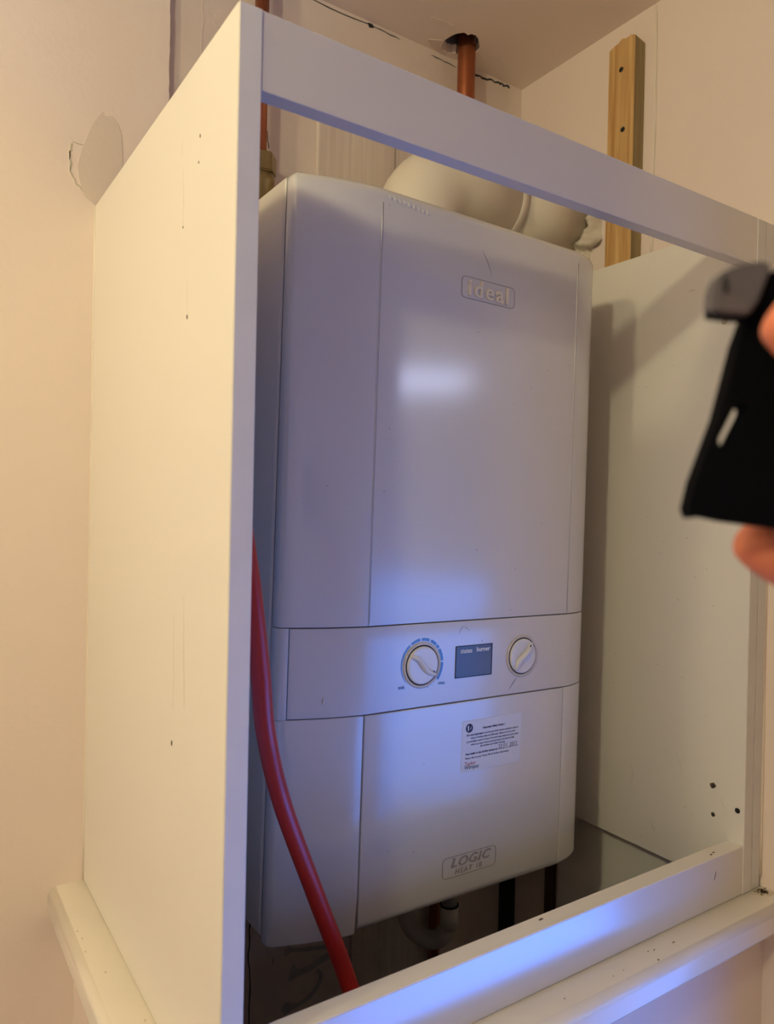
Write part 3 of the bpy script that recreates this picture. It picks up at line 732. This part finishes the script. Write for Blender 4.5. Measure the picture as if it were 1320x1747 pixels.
# condensate trap
ct = tag(empty('condensate_pipe', (.431, .30, .01)), 'white plastic pipe with a U bend hanging under the boiler', 'pipe')
pp = [(0, 0, 0), (0, 0, -.135)]
for k in range(1, 12):
    a = math.radians(165 * k / 12); pp.append((-.018 * (1 - math.cos(a)) * .9, .026 * (1 - math.cos(a)), -.135 - .030 * math.sin(a)))
pp += [(-.036, .056, -.120), (-.042, .066, -.105)]
tube('u_bend', pp[1:], .0118, M['pvc'], ct, 28)
tube('upper_pipe', [(0, 0, .004), (0, 0, -.118)], .0102, M['pvc'], ct, 28)
tube('socket', [(0, 0, -.1125), (0, 0, -.142)], .0120, M['pvc'], ct, 28)
lathe('seal_ring', [(.0100, .0015), (.0124, .0015), (.0124, -.0004), (.0100, -.0004)], M['dark'], ct, 28, 'Z', (0, 0, -.1125))
tube('branch_socket', [(-.0415, .065, -.108), (-.050, .078, -.082)], .0135, M['pvc'], ct, 28)
# red plastic pipe
hose = tube('red_pipe', spline([(.030, .110, .52), (.036, .085, .44), (.0420, .064, .362), (.0515, .062, .288), (.0620, .072, .236), (.0860, .090, .171), (.1190, .092, .088), (.1530, .085, -.004), (.185, .075, -.12), (.20, .072, -.30)], 12), .0076, M['red'], seg=28)
tag(hose, 'bright red plastic pipe curving down in front of the boiler', 'pipe')

# ------------------------------------------------------------------ foreground: black case held up by a hand
def fg(px, py, d):   # a point d metres ahead of the lens, measured in the camera's starting frame
    return CAM + FWD * d + RIGHT * ((px - 660) / 1267.3 * d) - UP * ((py - 873.5) / 1267.3 * d)
base = fg(1300, 700, .22)
case = tag(empty('phone_case', base), 'out-of-focus black flat case with a pill-shaped slot, held up at the right edge', 'case')
S = .22 / 1267.3
u_, v_, n_ = RIGHT, UP, -FWD
def loc2(px, py, h=0): return u_ * ((px - 1300) * S) + v_ * (-(py - 700) * S) + n_ * h
outer = [(1172, 884), (1167, 868), (1178, 822), (1218, 714), (1250, 590), (1290, 480), (1318, 462), (1560, 500), (1585, 520), (1560, 900), (1540, 925), (1400, 912), (1320, 902), (1230, 890), (1185, 880)]
slotc = (1240.5, 728); sl = []
ang = math.radians(63)   # slot axis (image, y down)
for k in range(24):
    a = 2 * math.pi * k / 24; du = math.cos(a); dv = math.sin(a)
    lx = 11 * du; ly = 11 * dv + (29 if dv > 0 else -29)
    t = math.radians(26.5)
    sl.append((slotc[0] + lx * math.cos(t) - ly * math.sin(t) * 1, slotc[1] + lx * math.sin(t) + ly * math.cos(t)))
bm = bmesh.new()
def lay(h):
    vo = [bm.verts.new(loc2(*p, h)) for p in outer]; vi = [bm.verts.new(loc2(*p, h)) for p in sl]
    eo = [bm.edges.new((vo[i], vo[(i + 1) % len(vo)])) for i in range(len(vo))]; ei = [bm.edges.new((vi[i], vi[(i + 1) % len(vi)])) for i in range(len(vi))]
    bmesh.ops.triangle_fill(bm, use_beauty=True, edges=eo + ei)
    return vo, vi
fo, fi = lay(.0035); bo_, bi = lay(-.0035)
for A, B in ((fo, bo_), (fi, bi)):
    for i in range(len(A)):
        j = (i + 1) % len(A); bm.faces.new((A[i], A[j], B[j], B[i]))
bm_obj('case_body', bm, M['black'], case)
bm = bmesh.new()
clip = [(1211, 478), (1200, 500), (1197, 542), (1215, 547), (1255, 550), (1272, 530), (1296, 468), (1286, 458), (1240, 466)]
a_ = [bm.verts.new(loc2(*p, .0075)) for p in clip]; b_ = [bm.verts.new(loc2(*p, .0) ) for p in clip]
bm.faces.new(a_); bm.faces.new(b_[::-1])
for i in range(len(clip)): bm.faces.new((a_[i], b_[i], b_[(i + 1) % len(clip)], a_[(i + 1) % len(clip)]))
bmesh.ops.bevel(bm, geom=bm.edges[:], offset=.0008, segments=2, affect='EDGES')
cl = bm_obj('clip', bm, M['greyclip'], case); tag(cl, 'grey clip')
bm = bmesh.new(); pts = [loc2(1217 + 5 * math.cos(t), 500 + 15 * math.sin(t), .0078) for t in [2 * math.pi * k / 16 for k in range(17)]]
bm.faces.new([bm.verts.new(p + n_ * .0002) for p in pts[:16]]); bm_obj('eyelet', bm, M['dark'], case)
bm = bmesh.new(); add_tube(bm, [loc2(1193, 546, .004), loc2(1230, 552, .005), loc2(1265, 553, .005)], .0009, 10); bm_obj('clip_rim', bm, M['black'], case, True)

# hand: one skinned surface
def H_(px, py, d): return fg(px, py, d)
verts = [H_(1660, 900, .235)]; rad = [(.026, .020)]; edges = []
def chain(start, pts):
    prev = start
    for p, r in pts:
        verts.append(p); rad.append(r if isinstance(r, tuple) else (r, r)); edges.append((prev, len(verts) - 1)); prev = len(verts) - 1
    return prev
chain(0, [(H_(1780, 1030, .24), (.027, .021)), (H_(2000, 1300, .25), (.032, .028)), (H_(2250, 1620, .27), (.037, .034))])
palm = chain(0, [(H_(1580, 800, .235), (.032, .018))])
# thumb, in front of the case
chain(0, [(H_(1570, 780, .222), .0150), (H_(1500, 660, .202), .0145), (H_(1430, 580, .196), .0135), (H_(1368, 525, .195), .0135), (H_(1336, 500, .197), .0110)])
# index finger under the case edge
chain(palm, [(H_(1560, 960, .232), .0105), (H_(1470, 1010, .230), .0092), (H_(1370, 972, .232), .0100), (H_(1298, 930, .233), .0095), (H_(1262, 905, .233), .0072)])
# middle, ring, little finger behind the case
chain(palm, [(H_(1540, 880, .250), .0105), (H_(1460, 880, .256), .0090), (H_(1400, 850, .256), .0082), (H_(1360, 820, .253), .0070)])
chain(palm, [(H_(1530, 800, .253), .0100), (H_(1460, 780, .260), .0086), (H_(1400, 750, .258), .0078), (H_(1365, 730, .254), .0066)])
chain(palm, [(H_(1530, 720, .252), .0090), (H_(1470, 690, .259), .0076), (H_(1420, 665, .258), .0068), (H_(1390, 650, .254), .0056)])
me = bpy.data.meshes.new('hand'); me.from_pydata([tuple(v) for v in verts], edges, [])
hand = bpy.data.objects.new('hand', me); C.objects.link(hand)
mod = hand.modifiers.new('skin', 'SKIN'); mod.use_smooth_shade = True
sv = me.skin_vertices[0].data if me.skin_vertices else None
if sv is None:
    bpy.context.view_layer.objects.active = hand
    bm = bmesh.new(); bm.from_mesh(me); bm.verts.layers.skin.verify(); bm.to_mesh(me); bm.free(); sv = me.skin_vertices[0].data
for i, r in enumerate(rad): sv[i].radius = r; sv[i].use_root = (i == 0)
ss = hand.modifiers.new('sub', 'SUBSURF'); ss.levels = 2; ss.render_levels = 2
me.materials.append(M['skin'])
bpy.context.view_layer.update()
dg = bpy.context.evaluated_depsgraph_get(); real = bpy.data.meshes.new_from_object(hand.evaluated_get(dg))
hand.modifiers.clear(); hand.data = real
for p in real.polygons: p.use_smooth = True
tag(hand, 'blurred hand at the right edge, thumb and fingertip gripping the black case', 'hand')
